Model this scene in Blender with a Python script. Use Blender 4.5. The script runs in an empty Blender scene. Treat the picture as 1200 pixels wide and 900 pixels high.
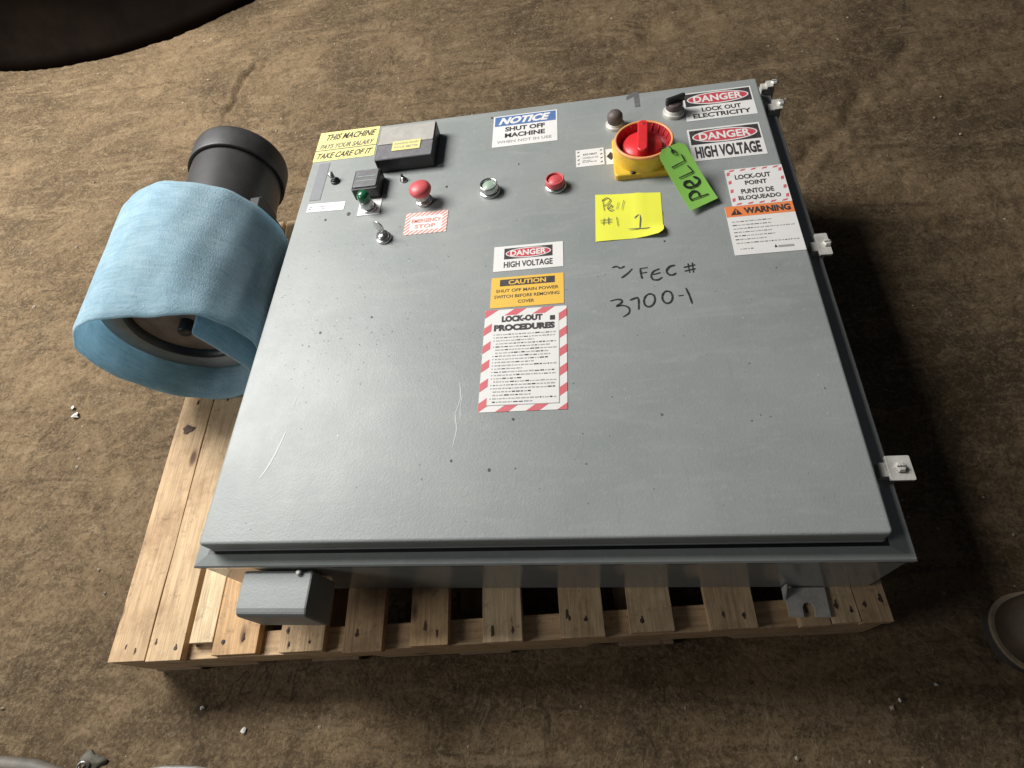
import bpy, math, random
import numpy as np
from mathutils import Vector, Matrix
random.seed(7)
PI = math.pi
sc = bpy.context.scene
C = sc.collection

# ------------------------------------------------------------------ camera, world, lamps, exposure
cam_d = bpy.data.cameras.new("camera"); cam = bpy.data.objects.new("camera", cam_d); C.objects.link(cam)
cam.rotation_euler = (0.53738136, 0.15938507, 0.02972151)
cam.location = (0.58130635, -0.21468701, 1.08970657)
cam_d.sensor_width = 36; cam_d.lens = 36 * 690 / 1200; cam_d.clip_start = 0.01; cam_d.clip_end = 100
sc.camera = cam
w = bpy.data.worlds.new("World"); sc.world = w; w.use_nodes = True
bg = w.node_tree.nodes["Background"]; bg.inputs[0].default_value = (0.80, 0.86, 1.0, 1); bg.inputs[1].default_value = 0.042
def area_lamp(name, loc, target, sx, sy, power, col, spread=180):
    d = bpy.data.lights.new(name, 'AREA'); d.shape = 'RECTANGLE'; d.size = sx; d.size_y = sy
    d.energy = power; d.color = col; d.spread = math.radians(spread)
    o = bpy.data.objects.new(name, d); C.objects.link(o); o.location = loc
    o.rotation_euler = (Vector(target) - Vector(loc)).to_track_quat('-Z', 'Y').to_euler()
    return o
area_lamp("loading_door_daylight", (-1.72, 1.42, 2.42), (-1.50, 1.42, 0.0), 1.15, 1.9, 222, (1.0, 0.99, 0.97))
area_lamp("left_front_fill", (-2.1, -0.75, 1.75), (0.2, 0.2, 0.1), 0.9, 0.9, 24, (1.0, 0.98, 0.95))  # added soft fill for the near pallet boards, no known opening there
vs = sc.view_settings; vs.view_transform = 'Standard'; vs.look = 'None'; vs.exposure = 0; vs.gamma = 1

# ------------------------------------------------------------------ materials
def nodes(name):
    m = bpy.data.materials.new(name); m.use_nodes = True
    nt = m.node_tree; b = nt.nodes["Principled BSDF"]
    return m, nt, b
def N(nt, t, **kw):
    n = nt.nodes.new(t)
    for k, v in kw.items():
        if k in n.inputs: n.inputs[k].default_value = v
        else: setattr(n, k, v)
    return n
def ramp(nt, src, stops):
    r = nt.nodes.new('ShaderNodeValToRGB')
    el = r.color_ramp.elements
    while len(el) < len(stops): el.new(0.5)
    for e, (p, c) in zip(el, stops):
        e.position = p; e.color = (c[0], c[1], c[2], 1) if hasattr(c, '__len__') else (c, c, c, 1)
    nt.links.new(src, r.inputs[0]); return r.outputs[0]
def mapped(nt, scale=(1, 1, 1), coord='Object', rand=False):
    tc = nt.nodes.new('ShaderNodeTexCoord'); mp = nt.nodes.new('ShaderNodeMapping')
    mp.inputs['Scale'].default_value = scale
    nt.links.new(tc.outputs[coord], mp.inputs[0])
    if rand:
        oi = nt.nodes.new('ShaderNodeObjectInfo'); mm = nt.nodes.new('ShaderNodeVectorMath'); mm.operation = 'SCALE'
        cb = nt.nodes.new('ShaderNodeCombineXYZ')
        for i in range(3): nt.links.new(oi.outputs['Random'], cb.inputs[i])
        nt.links.new(cb.outputs[0], mm.inputs[0]); mm.inputs['Scale'].default_value = 37
        nt.links.new(mm.outputs[0], mp.inputs['Location'])
    return mp.outputs[0]
def noise(nt, vec, scale, detail=4, rough=0.55, dist=0):
    n = N(nt, 'ShaderNodeTexNoise'); n.inputs['Scale'].default_value = scale; n.inputs['Detail'].default_value = detail
    n.inputs['Roughness'].default_value = rough; n.inputs['Distortion'].default_value = dist
    nt.links.new(vec, n.inputs['Vector']); return n.outputs['Fac']
def mix(nt, fac, a, b, mode='MIX'):
    m = nt.nodes.new('ShaderNodeMix'); m.data_type = 'RGBA'; m.blend_type = mode
    for i, v in ((0, fac), (6, a), (7, b)):
        if hasattr(v, 'links') or hasattr(v, 'is_linked'): nt.links.new(v, m.inputs[i])
        elif i == 0: m.inputs[0].default_value = v
        else: m.inputs[i].default_value = (v[0], v[1], v[2], 1)
    return m.outputs[2]
def bump(nt, b, h, strength, dist):
    n = nt.nodes.new('ShaderNodeBump'); n.inputs['Strength'].default_value = strength; n.inputs['Distance'].default_value = dist
    nt.links.new(h, n.inputs['Height']); nt.links.new(n.outputs[0], b.inputs['Normal'])
def simple(name, col, rough=0.5, metal=0.0, var=0.12, vscale=60, bumps=0.0, spec=None, coat=0):
    m, nt, b = nodes(name)
    v = mapped(nt)
    n = noise(nt, v, vscale, 5, 0.65)
    lo = tuple(c * (1 - var) for c in col); hi = tuple(min(1, c * (1 + var)) for c in col)
    nt.links.new(ramp(nt, n, [(0.3, lo), (0.7, hi)]), b.inputs['Base Color'])
    b.inputs['Roughness'].default_value = rough; b.inputs['Metallic'].default_value = metal
    if spec is not None: b.inputs['Specular IOR Level'].default_value = spec
    if coat: b.inputs['Coat Weight'].default_value = coat; b.inputs['Coat Roughness'].default_value = 0.15
    if bumps: bump(nt, b, noise(nt, v, vscale * 6, 3), bumps, 0.001)
    return m
# machine-grey enamel with orange peel, dust film and small scuffs
def paint(name, rough, peel):
    m, nt, b = nodes(name)
    v = mapped(nt)
    big = noise(nt, v, 5, 6, 0.6); fine = noise(nt, v, 90, 4, 0.7)
    base = mix(nt, ramp(nt, big, [(0.35, 0.0), (0.7, 1.0)]), (0.240, 0.257, 0.247), (0.292, 0.305, 0.292))
    base = mix(nt, ramp(nt, fine, [(0.56, 0.0), (0.72, 0.30)]), base, (0.36, 0.37, 0.36))
    st = noise(nt, mapped(nt, (30, 3, 30)), 6, 5, 0.7)
    base = mix(nt, ramp(nt, st, [(0.58, 0.0), (0.8, 0.35)]), base, (0.17, 0.185, 0.175))
    sm_ = noise(nt, mapped(nt, (2, 9, 2)), 4, 8, 0.75, 0.8)
    base = mix(nt, ramp(nt, sm_, [(0.52, 0.0), (0.70, 0.35)]), base, (0.36, 0.36, 0.345))
    nt.links.new(base, b.inputs['Base Color'])
    r = ramp(nt, noise(nt, v, 14, 6, 0.7), [(0.3, rough * 0.94), (0.7, rough * 1.08)])
    nt.links.new(r, b.inputs['Roughness'])
    bump(nt, b, noise(nt, v, 330, 3, 0.5), peel, 0.0006)
    return m
M = {}
M['door'] = paint('grey_enamel_door', 0.47, 0.42)
M['body'] = paint('grey_enamel_body', 0.17, 0.04)
def wood(name, a, bcol, c):
    m, nt, b = nodes(name)
    v = mapped(nt, (1, 1, 1), 'Object', True)
    v2 = mapped(nt, (26, 1.6, 26), 'Object', True)
    g = noise(nt, v2, 5, 8, 0.62, 1.2)
    g2 = noise(nt, mapped(nt, (120, 4, 120), 'Object', True), 3, 4, 0.6, 0.3)
    oi = nt.nodes.new('ShaderNodeObjectInfo')
    tone = ramp(nt, oi.outputs['Random'], [(0.0, a), (0.5, bcol), (1.0, c)])
    col = mix(nt, ramp(nt, g, [(0.40, 0.0), (0.66, 0.65)]), tone, tuple(x * 0.52 for x in bcol))
    col = mix(nt, ramp(nt, g2, [(0.5, 0.0), (0.75, 0.35)]), col, (0.11, 0.06, 0.03))
    # knots
    vo = N(nt, 'ShaderNodeTexVoronoi'); vo.inputs['Scale'].default_value = 1.0
    nt.links.new(mapped(nt, (17, 7, 17), 'Object', True), vo.inputs['Vector'])
    k = ramp(nt, vo.outputs['Distance'], [(0.07, 1.0), (0.16, 0.0)])
    col = mix(nt, k, col, (0.09, 0.04, 0.018))
    d = noise(nt, v, 9, 6, 0.7)
    col = mix(nt, ramp(nt, d, [(0.50, 0.0), (0.68, 0.55)]), col, (0.24, 0.13, 0.06))
    d2 = noise(nt, v, 45, 6, 0.8)
    col = mix(nt, ramp(nt, d2, [(0.56, 0.0), (0.68, 0.6)]), col, (0.13, 0.075, 0.04))
    nt.links.new(col, b.inputs['Base Color']); b.inputs['Roughness'].default_value = 0.78
    bump(nt, b, g2, 0.5, 0.0015)
    return m
M['pine'] = wood('pine_board', (0.66, 0.40, 0.19), (0.60, 0.41, 0.23), (0.78, 0.60, 0.37))
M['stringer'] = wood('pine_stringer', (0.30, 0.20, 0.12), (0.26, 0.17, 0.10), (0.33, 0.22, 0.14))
# foam
m, nt, b = nodes('blue_foam'); M['foam'] = m
v = mapped(nt); f1 = noise(nt, v, 16, 7, 0.65, 0.5); f2 = noise(nt, v, 420, 3, 0.6); f3 = noise(nt, mapped(nt, (4, 34, 4)), 6, 7, 0.75)
f4 = noise(nt, v, 130, 6, 0.8)
col = mix(nt, ramp(nt, f1, [(0.38, 0.0), (0.62, 1.0)]), (0.44, 0.65, 0.75), (0.57, 0.80, 0.91))
col = mix(nt, ramp(nt, f3, [(0.48, 0.0), (0.64, 0.5)]), col, (0.28, 0.48, 0.58))
col = mix(nt, ramp(nt, f3, [(0.34, 0.6), (0.44, 0.0)]), col, (0.72, 0.86, 0.93))
col = mix(nt, ramp(nt, f4, [(0.50, 0.0), (0.70, 0.35)]), col, (0.70, 0.86, 0.92))
col = mix(nt, ramp(nt, f4, [(0.30, 0.3), (0.48, 0.0)]), col, (0.26, 0.42, 0.50))
nt.links.new(col, b.inputs['Base Color']); b.inputs['Roughness'].default_value = 0.95
b.inputs['Subsurface Weight'].default_value = 0.25; b.inputs['Subsurface Radius'].default_value = (0.02, 0.025, 0.03); b.inputs['Subsurface Scale'].default_value = 0.3
b.inputs['Sheen Weight'].default_value = 0.5; b.inputs['Sheen Roughness'].default_value = 0.5
bump(nt, b, f2, 0.9, 0.003)
tr = nt.nodes.new('ShaderNodeBsdfTranslucent'); nt.links.new(col, tr.inputs[0]); ms = nt.nodes.new('ShaderNodeMixShader'); ms.inputs[0].default_value = 0.45
nt.links.new(b.outputs[0], ms.inputs[1]); nt.links.new(tr.outputs[0], ms.inputs[2]); nt.links.new(ms.outputs[0], nt.nodes['Material Output'].inputs[0])
M['pipe'] = simple('dark_grey_plastic', (0.050, 0.047, 0.047), 0.38, 0, 0.3, 9, 0.1)
M['cap'] = simple('charcoal_plastic_cap', (0.040, 0.038, 0.038), 0.5, 0, 0.35, 25, 0.25)
M['disc'] = simple('grey_end_plate', (0.30, 0.305, 0.29), 0.55, 0, 0.2, 20, 0.1)
M['browngrey'] = simple('grey_brown_plate', (0.27, 0.215, 0.18), 0.7, 0, 0.35, 25, 0.3)  # grey-brown tone with random mottling
M['black'] = simple('black_plastic', (0.016, 0.016, 0.017), 0.42, 0, 0.3, 50)
M['tank'] = simple('black_drum_paint', (0.006, 0.0038, 0.0026), 0.85, 0, 0.5, 4, 0, 0.04)
M['dgrey'] = simple('dark_grey_bezel', (0.17, 0.165, 0.172), 0.4, 0, 0.2, 60)
M['silver'] = simple('brushed_chrome', (0.55, 0.55, 0.54), 0.28, 0.9, 0.15, 90)
M['zinc'] = simple('zinc_plated_steel', (0.58, 0.56, 0.51), 0.48, 0.25, 0.25, 45, 0.2)
M['green'] = simple('green_lens', (0.012, 0.12, 0.045), 0.25, 0, 0.15, 60, 0, None, 0.5)
M['red'] = simple('faded_red_cap', (0.60, 0.10, 0.105), 0.42, 0, 0.12, 60)
M['redknob'] = simple('red_handle', (0.64, 0.030, 0.035), 0.35, 0, 0.12, 60)
M['redin'] = simple('red_dial_well', (0.42, 0.028, 0.035), 0.4, 0, 0.25, 120, 0.2)
M['yellow'] = simple('yellow_dial', (0.74, 0.47, 0.045), 0.42, 0, 0.15, 40)
M['rim'] = simple('orange_rim', (0.78, 0.34, 0.13), 0.42, 0, 0.1, 40)
M['palegreen'] = simple('pale_green_cap', (0.33, 0.42, 0.33), 0.4, 0, 0.15, 60)
M['mauve'] = simple('grey_brown_boot', (0.11, 0.085, 0.08), 0.55, 0, 0.25, 60, 0.2)
M['window'] = simple('meter_window', (0.42, 0.40, 0.36), 0.12, 0, 0.15, 30)  # pale reflection on the upper half is put into this colour
M['windowdk'] = simple('meter_window_lower', (0.15, 0.145, 0.15), 0.2, 0, 0.1, 30)
# printed inks: paper prints with slight wear
def ink(name, col, rough=0.5, wear=0.12):
    m, nt, b = nodes(name); v = mapped(nt)
    n = noise(nt, v, 40, 6, 0.7); n2 = noise(nt, v, 260, 3, 0.6)
    c = mix(nt, ramp(nt, n, [(0.45, 0.0), (0.8, wear)]), col, (0.42, 0.38, 0.33))
    c = mix(nt, ramp(nt, n2, [(0.60, 0.0), (0.75, wear * 1.6)]), c, (0.5, 0.48, 0.45))
    nt.links.new(c, b.inputs['Base Color']); b.inputs['Roughness'].default_value = rough; return m
INK = {'white': (0.74, 0.72, 0.69), 'black': (0.035, 0.030, 0.032), 'dred': (0.52, 0.055, 0.075), 'sred': (0.62, 0.12, 0.14),
       'blue': (0.075, 0.155, 0.36), 'amber': (0.80, 0.48, 0.06), 'pyel': (0.76, 0.66, 0.24), 'orange': (0.80, 0.22, 0.06),
       'grey': (0.33, 0.32, 0.31), 'note': (0.80, 0.80, 0.07), 'lime': (0.27, 0.58, 0.10), 'marker': (0.018, 0.018, 0.02),
       'faded': (0.12, 0.115, 0.12), 'tape': (0.20, 0.20, 0.215), 'pink': (0.70, 0.26, 0.20), 'chip': (0.52, 0.54, 0.53)}
for k, c in INK.items(): M['i_' + k] = ink('print_' + k, c, 0.55, 0.05 if k in ('note', 'lime', 'marker') else 0.16)

# ------------------------------------------------------------------ mesh helper
class MB:
    def __init__(s): s.v = []; s.f = []; s.m = []; s.sm = []; s.mats = []
    def mi(s, mat):
        if mat not in s.mats: s.mats.append(mat)
        return s.mats.index(mat)
    def add(s, vs_, fs, mat, smooth=False):
        o = len(s.v); s.v += [tuple(p) for p in vs_]; i = s.mi(mat)
        for f in fs: s.f.append([o + k for k in f]); s.m.append(i); s.sm.append(smooth)
    def box(s, x0, x1, y0, y1, z0, z1, mat):
        v = [(x, y, z) for z in (z0, z1) for y in (y0, y1) for x in (x0, x1)]
        s.add(v, [(0, 2, 3, 1), (4, 5, 7, 6), (0, 1, 5, 4), (2, 6, 7, 3), (0, 4, 6, 2), (1, 3, 7, 5)], mat)
    def rbox(s, x0, x1, y0, y1, z0, z1, r, mat, seg=3, rb=0.0):
        """box whose vertical corners and top edge are rounded"""
        cx = [(x1 - r, y1 - r, 0), (x0 + r, y1 - r, PI / 2), (x0 + r, y0 + r, PI), (x1 - r, y0 + r, 1.5 * PI)]
        rings = [(0, z0)] + [(r_ * 0 + (rb * (1 - math.cos(t * PI / 2 / seg))), z1 - rb + rb * math.sin(t * PI / 2 / seg)) for t in range(seg + 1) for r_ in (0,)]
        vs_ = []; n = 4 * (seg + 1)
        for ins, z in rings:
            for (x, y, a0) in cx:
                for t in range(seg + 1):
                    a = a0 + t * PI / 2 / seg; vs_.append((x + (r - ins) * math.cos(a), y + (r - ins) * math.sin(a), z))
        fs = []
        for k in range(len(rings) - 1):
            for j in range(n): fs.append((k * n + j, k * n + (j + 1) % n, (k + 1) * n + (j + 1) % n, (k + 1) * n + j))
        s.add(vs_, fs, mat, False)
        s.add(vs_[-n:], [tuple(range(n))], mat); s.add(vs_[:n], [tuple(reversed(range(n)))], mat)
    def lathe(s, c, prof, mat, seg=32, axis='z', smooth=True, M4=None):
        vs_ = []; fs = []
        for (r, h) in prof:
            for j in range(seg):
                a = 2 * PI * j / seg; p = Vector((r * math.cos(a), r * math.sin(a), h))
                if axis == 'y': p = Vector((p.x, p.z, p.y))
                if M4: p = M4 @ p
                vs_.append(Vector(c) + p)
        for k in range(len(prof) - 1):
            for j in range(seg): fs.append((k * seg + j, k * seg + (j + 1) % seg, (k + 1) * seg + (j + 1) % seg, (k + 1) * seg + j))
        s.add(vs_, fs, mat, smooth)
    def disc(s, c, r, mat, seg=20, ry=None, z=0):
        s.add([(c[0] + r * math.cos(2 * PI * j / seg), c[1] + (ry or r) * math.sin(2 * PI * j / seg), z) for j in range(seg)], [tuple(range(seg))], mat)
    def poly(s, pts, mat, z=0): s.add([(p[0], p[1], z) for p in pts], [tuple(range(len(pts)))], mat)
    def rect(s, x0, y0, x1, y1, mat, z): s.poly([(x0, y0), (x1, y0), (x1, y1), (x0, y1)], mat, z)
    def tube(s, path, r, mat, seg=10, cap=True):
        path = [Vector(p) for p in path]; vs_ = []; fs = []
        rr = r if hasattr(r, '__len__') else [r] * len(path)
        up = Vector((0, 0, 1))
        for i, p in enumerate(path):
            t = (path[min(i + 1, len(path) - 1)] - path[max(i - 1, 0)]).normalized()
            a = t.cross(up if abs(t.z) < 0.9 else Vector((1, 0, 0))).normalized(); b_ = a.cross(t)
            for j in range(seg):
                g = 2 * PI * j / seg; vs_.append(p + (a * math.cos(g) + b_ * math.sin(g)) * rr[i])
        n = len(path)
        for i in range(n - 1):
            for j in range(seg): fs.append((i * seg + j, (i + 1) * seg + j, (i + 1) * seg + (j + 1) % seg, i * seg + (j + 1) % seg))
        if cap: fs += [tuple(range(seg)), tuple(reversed(range((n - 1) * seg, n * seg)))]
        s.add(vs_, fs, mat, True)
    def stroke(s, pts, wd, mat, z, T=None):
        """marker line: flat ribbon with round ends, width varies a little"""
        P = [Vector(p[:2]) for p in pts]
        if len(P) > 2:                                   # smooth
            Q = [P[0]]
            for i in range(len(P) - 1):
                p0 = P[max(i - 1, 0)]; p1 = P[i]; p2 = P[i + 1]; p3 = P[min(i + 2, len(P) - 1)]
                for k in (0.33, 0.66, 1.0):
                    Q.append(0.5 * ((2 * p1) + (p2 - p0) * k + (2 * p0 - 5 * p1 + 4 * p2 - p3) * k * k + (3 * p1 - p0 - 3 * p2 + p3) * k ** 3))
            P = Q
        L = []; R = []
        for i, p in enumerate(P):
            t = (P[min(i + 1, len(P) - 1)] - P[max(i - 1, 0)]); t = t.normalized() if t.length > 1e-9 else Vector((1, 0))
            n = Vector((-t.y, t.x)); e = wd * (0.5 if 0 < i < len(P) - 1 else 0.28) * (1 + 0.22 * math.sin(i * 2.1 + p.x * 900))
            L.append(p + n * e); R.append(p - n * e)
        vs_ = [(*q, z) for q in L] + [(*q, z) for q in R]; n = len(L)
        if T: vs_ = [T(q) for q in vs_]
        s.add(vs_, [(i, n + i, n + i + 1, i + 1) for i in range(n - 1)], mat)
    def text(s, txt, x, y, wd, h, mat, z, shear=0.0, off=0.0, ang=0.0):
        vs_, fs = text_mesh(txt, off)
        X = [p[0] for p in vs_]; Y = [p[1] for p in vs_]
        x0, x1, y0, y1 = min(X), max(X), min(Y), max(Y)
        sx = wd / (x1 - x0) if wd else h / (y1 - y0) * 0.9; sy = h / (y1 - y0)
        ca, sa = math.cos(ang), math.sin(ang); out = []
        for p in vs_:
            yy = (p[1] - y0) * sy; xx = (p[0] - x0) * sx + shear * yy
            out.append((x + xx * ca - yy * sa, y + xx * sa + yy * ca, z))
        s.add(out, fs, mat)
    def build(s, name, parent=None, label=None, bev=0, M4=None, subsurf=0):
        me = bpy.data.meshes.new(name); me.from_pydata([tuple(p) for p in s.v], [], s.f)
        for m_ in s.mats: me.materials.append(M[m_])
        me.polygons.foreach_set('material_index', s.m); me.polygons.foreach_set('use_smooth', s.sm); me.update()
        o = bpy.data.objects.new(name, me); C.objects.link(o)
        if parent: o.parent = parent
        if M4: o.matrix_local = M4
        if label: o['label'] = label
        if bev:
            b = o.modifiers.new('bevel', 'BEVEL'); b.width = bev; b.segments = 2; b.limit_method = 'ANGLE'; b.angle_limit = math.radians(40)
        if subsurf:
            b = o.modifiers.new('sub', 'SUBSURF'); b.levels = subsurf; b.render_levels = subsurf
        return o
_tc = {}
def text_mesh(txt, off):
    k = (txt, off)
    if k not in _tc:
        cu = bpy.data.curves.new('txt', 'FONT'); cu.body = txt; cu.size = 1; cu.offset = off; cu.resolution_u = 3; cu.fill_mode = 'FRONT'
        ob = bpy.data.objects.new('txt', cu); me = ob.to_mesh()
        _tc[k] = ([tuple(v_.co) for v_ in me.vertices], [tuple(p.vertices) for p in me.polygons])
        ob.to_mesh_clear(); bpy.data.objects.remove(ob); bpy.data.curves.remove(cu)
    return _tc[k]
def thing(name, label, cat, loc=(0, 0, 0), rz=0, group=None):
    o = bpy.data.objects.new(name, None); C.objects.link(o); o.location = loc; o.rotation_euler = (0, 0, rz); o.empty_display_size = 0.05
    return tag(o, label, cat, group)
def tag(o, label, cat, group=None):
    o['label'] = label; o['category'] = cat
    if group: o['group'] = group
    return o

# ------------------------------------------------------------------ floor: one sheet of rough trodden dirt
def fbm_grid(X, Y, scale, octs, seed, ridged=False):
    rng = np.random.RandomState(seed); out = np.zeros_like(X); amp = 1; tot = 0
    for o_ in range(octs):
        g = rng.rand(256, 256); fx = X * scale * 2 ** o_ + 31.7 * o_ + 100; fy = Y * scale * 2 ** o_ + 17.3 * o_ + 100
        ix = np.floor(fx).astype(int); iy = np.floor(fy).astype(int); tx = fx - ix; ty = fy - iy
        tx = tx * tx * (3 - 2 * tx); ty = ty * ty * (3 - 2 * ty)
        a = g[ix % 256, iy % 256]; b_ = g[(ix + 1) % 256, iy % 256]; c = g[ix % 256, (iy + 1) % 256]; d = g[(ix + 1) % 256, (iy + 1) % 256]
        n = (a * (1 - tx) + b_ * tx) * (1 - ty) + (c * (1 - tx) + d * tx) * ty
        if ridged: n = 1 - abs(2 * n - 1)
        out += amp * n; tot += amp; amp *= 0.5
    return out / tot
def axis_pts(lo, hi, a, b_, fine):
    core = np.arange(a, b_, fine)
    def grow(start, end):
        out = []; p = start; st = fine; sg = 1 if end > start else -1
        while (end - p) * sg > 0: st *= 1.18; p += sg * st; out.append(p)
        return out
    return np.array(sorted(grow(a, lo)) + list(core) + grow(b_, hi))
xs = axis_pts(-14, 14, -2.4, 2.1, 0.0075); ys = axis_pts(-8, 16, -0.5, 3.0, 0.0075)
X, Y = np.meshgrid(xs, ys)
warp = fbm_grid(X, Y, 3.0, 3, 11) * 0.35
n1 = fbm_grid(X + warp, Y * 0.8 - warp, 3.2, 5, 1); n2 = fbm_grid(X + warp * 2, Y, 11.0, 4, 2, True); n3 = fbm_grid(X, Y, 55.0, 2, 3)
ca_, sa_ = math.cos(.5), math.sin(.5)
Xr = X * ca_ + Y * sa_; Yr = -X * sa_ + Y * ca_
n4 = fbm_grid(X * 1.3 + warp, Y, 26.0, 3, 8, True)
n5 = fbm_grid(Xr * 1.2 + warp + 20, Yr * 4.5 + 20, 3.0, 4, 21, True)
Z = (n1 - 0.5) * 0.018 + (n2 - 0.6) * 0.0055 + (n4 - .6) * .0062 - .010 * np.clip(n5 - .66, 0, 1) + (n3 - 0.5) * 0.0040
def groove(x0, y0, x1, y1, wd, dep):
    global Z
    L = math.hypot(x1 - x0, y1 - y0); ux, uy = (x1 - x0) / L, (y1 - y0) / L
    t = (X - x0) * ux + (Y - y0) * uy; d = abs(-(X - x0) * uy + (Y - y0) * ux + 0.012 * np.sin(t * 22) + 0.006 * np.sin(t * 71))
    m_ = np.clip(t / 0.06, 0, 1) * np.clip((L - t) / 0.06, 0, 1)
    Z = Z - dep * m_ * np.exp(-(d / wd) ** 2) + 0.4 * dep * m_ * np.exp(-((d - 2 * wd) / wd) ** 2)
groove(-0.66, 1.56, -0.61, 1.93, 0.011, 0.013)
groove(-0.62, 1.50, 0.9, 1.62, 0.009, 0.006)
groove(-1.6, 1.3, -0.9, 1.36, 0.013, 0.006)
groove(1.0, 0.9, 1.5, 1.5, 0.02, 0.007)
for (px, py, r, dp) in ((0.80, 1.72, 0.055, 0.016), (0.74, 1.70, 0.03, -0.010), (0.86, 1.74, 0.03, -0.010), (-0.9, 0.75, 0.08, 0.007), (-0.55, 0.2, 0.07, 0.006), (1.3, 1.2, 0.07, 0.006), (0.2, 1.55, 0.08, 0.006), (-1.3, 1.6, 0.1, 0.007)):
    Z = Z - dp * np.exp(-(((X - px) ** 2 + (Y - py) ** 2) / r ** 2))
# the floor is pressed flatter where pallet and drum stand
Z = Z - 0.002
fl = np.exp(-np.clip((np.maximum(abs(X - 0.33) - 0.66, abs(Y - 0.36) - 0.54)) / 0.05, 0, 9)); Z = Z * (1 - fl) + (-0.004) * fl
ny, nx = X.shape
me = bpy.data.meshes.new('floor'); V = np.stack([X, Y, Z], -1).reshape(-1, 3)
idx = np.arange(nx * ny).reshape(ny, nx); F = np.stack([idx[:-1, :-1], idx[:-1, 1:], idx[1:, 1:], idx[1:, :-1]], -1).reshape(-1, 4)
me.vertices.add(len(V)); me.vertices.foreach_set('co', V.ravel()); me.loops.add(F.size); me.loops.foreach_set('vertex_index', F.ravel().astype(np.int32))
me.polygons.add(len(F)); me.polygons.foreach_set('loop_start', np.arange(0, F.size, 4, dtype=np.int32)); me.polygons.foreach_set('loop_total', np.full(len(F), 4, np.int32))
me.update(calc_edges=True); me.polygons.foreach_set('use_smooth', np.ones(len(F), bool)); me.validate()
fo = bpy.data.objects.new('floor', me); C.objects.link(fo); fo['kind'] = 'structure'
m, nt, b = nodes('packed_dirt'); M['dirt'] = m; v = mapped(nt)
a1 = noise(nt, v, 1.7, 9, 0.66, 0.6); a2 = noise(nt, v, 9, 10, 0.78, 0.5); a3 = noise(nt, v, 150, 6, 0.8); a4 = noise(nt, v, 330, 2, 0.6)
rot = nt.nodes.new('ShaderNodeMapping'); rot.inputs['Rotation'].default_value = (0, 0, 0.5); rot.inputs['Scale'].default_value = (1.2, 6, 1); nt.links.new(v, rot.inputs[0])
a5 = noise(nt, rot.outputs[0], 3.5, 9, 0.75, 0.7)
rot2 = nt.nodes.new('ShaderNodeMapping'); rot2.inputs['Rotation'].default_value = (0, 0, -1.15); rot2.inputs['Scale'].default_value = (1.0, 4.5, 1); nt.links.new(v, rot2.inputs[0])
a6 = noise(nt, rot2.outputs[0], 2.6, 9, 0.72, 1.2)
col = mix(nt, ramp(nt, a1, [(0.37, 0.0), (0.60, 1.0)]), (0.068, 0.046, 0.025), (0.215, 0.152, 0.089))
col = mix(nt, ramp(nt, a6, [(0.53, 0.0), (0.62, 0.75)]), col, (0.080, 0.055, 0.029))
col = mix(nt, ramp(nt, a5, [(0.52, 0.0), (0.62, 0.65)]), col, (0.285, 0.212, 0.132))
col = mix(nt, ramp(nt, a2, [(0.52, 0.0), (0.58, 0.60)]), col, (0.095, 0.066, 0.036))
a7 = noise(nt, v, 52, 7, 0.72, 1.5)
col = mix(nt, ramp(nt, a7, [(0.53, 0.0), (0.61, 0.55)]), col, (0.27, 0.20, 0.128))
col = mix(nt, ramp(nt, a7, [(0.37, 0.5), (0.46, 0.0)]), col, (0.060, 0.042, 0.024))
col = mix(nt, ramp(nt, a3, [(0.54, 0.0), (0.62, 0.55)]), col, (0.31, 0.235, 0.15))
col = mix(nt, ramp(nt, a3, [(0.38, 0.7), (0.46, 0.0)]), col, (0.050, 0.034, 0.018))
# hairline cracks (dark) and dry scuffs (pale): thin contour lines of slow noises, broken up by a mask
def lines(scale, lvl, wd, msk, amt, c):
    global col
    n_ = noise(nt, v, scale, 4, 0.6, 0.9); m_ = ramp(nt, noise(nt, v, msk, 3, 0.5), [(0.52, 0.0), (0.60, amt)])
    l_ = ramp(nt, n_, [(lvl - wd, 0.0), (lvl, 1.0), (lvl + wd, 0.0)])
    mm = nt.nodes.new('ShaderNodeMath'); mm.operation = 'MULTIPLY'; nt.links.new(l_, mm.inputs[0]); nt.links.new(m_, mm.inputs[1])
    col = mix(nt, mm.outputs[0], col, c)
col = mix(nt, 1.0, col, (0.84, 0.80, 0.72), 'MULTIPLY')
lines(3.1, 0.50, 0.006, 2.3, 0.8, (0.040, 0.028, 0.016)); lines(7.0, 0.47, 0.008, 4.1, 0.7, (0.045, 0.030, 0.018))
lines(5.0, 0.54, 0.006, 3.3, 0.45, (0.30, 0.24, 0.16)); lines(11.0, 0.50, 0.008, 6.7, 0.4, (0.28, 0.22, 0.15))
nt.links.new(col, b.inputs['Base Color']); b.inputs['Roughness'].default_value = 0.86; b.inputs['Specular IOR Level'].default_value = 0.3
bump(nt, b, noise(nt, v, 48, 8, 0.74, 1.0), 0.9, 0.008)
me.materials.append(m)
def floor_z(x, y):
    i = int(np.argmin(abs(xs - x))); j = int(np.argmin(abs(ys - y))); return float(Z[j, i])
M['grit'] = simple('pale_grit', (0.30, 0.245, 0.18), 0.8, 0, 0.4, 90)
M['scrap'] = simple('white_scrap', (0.55, 0.53, 0.48), 0.6, 0, 0.08, 90)
g = MB()
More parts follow.
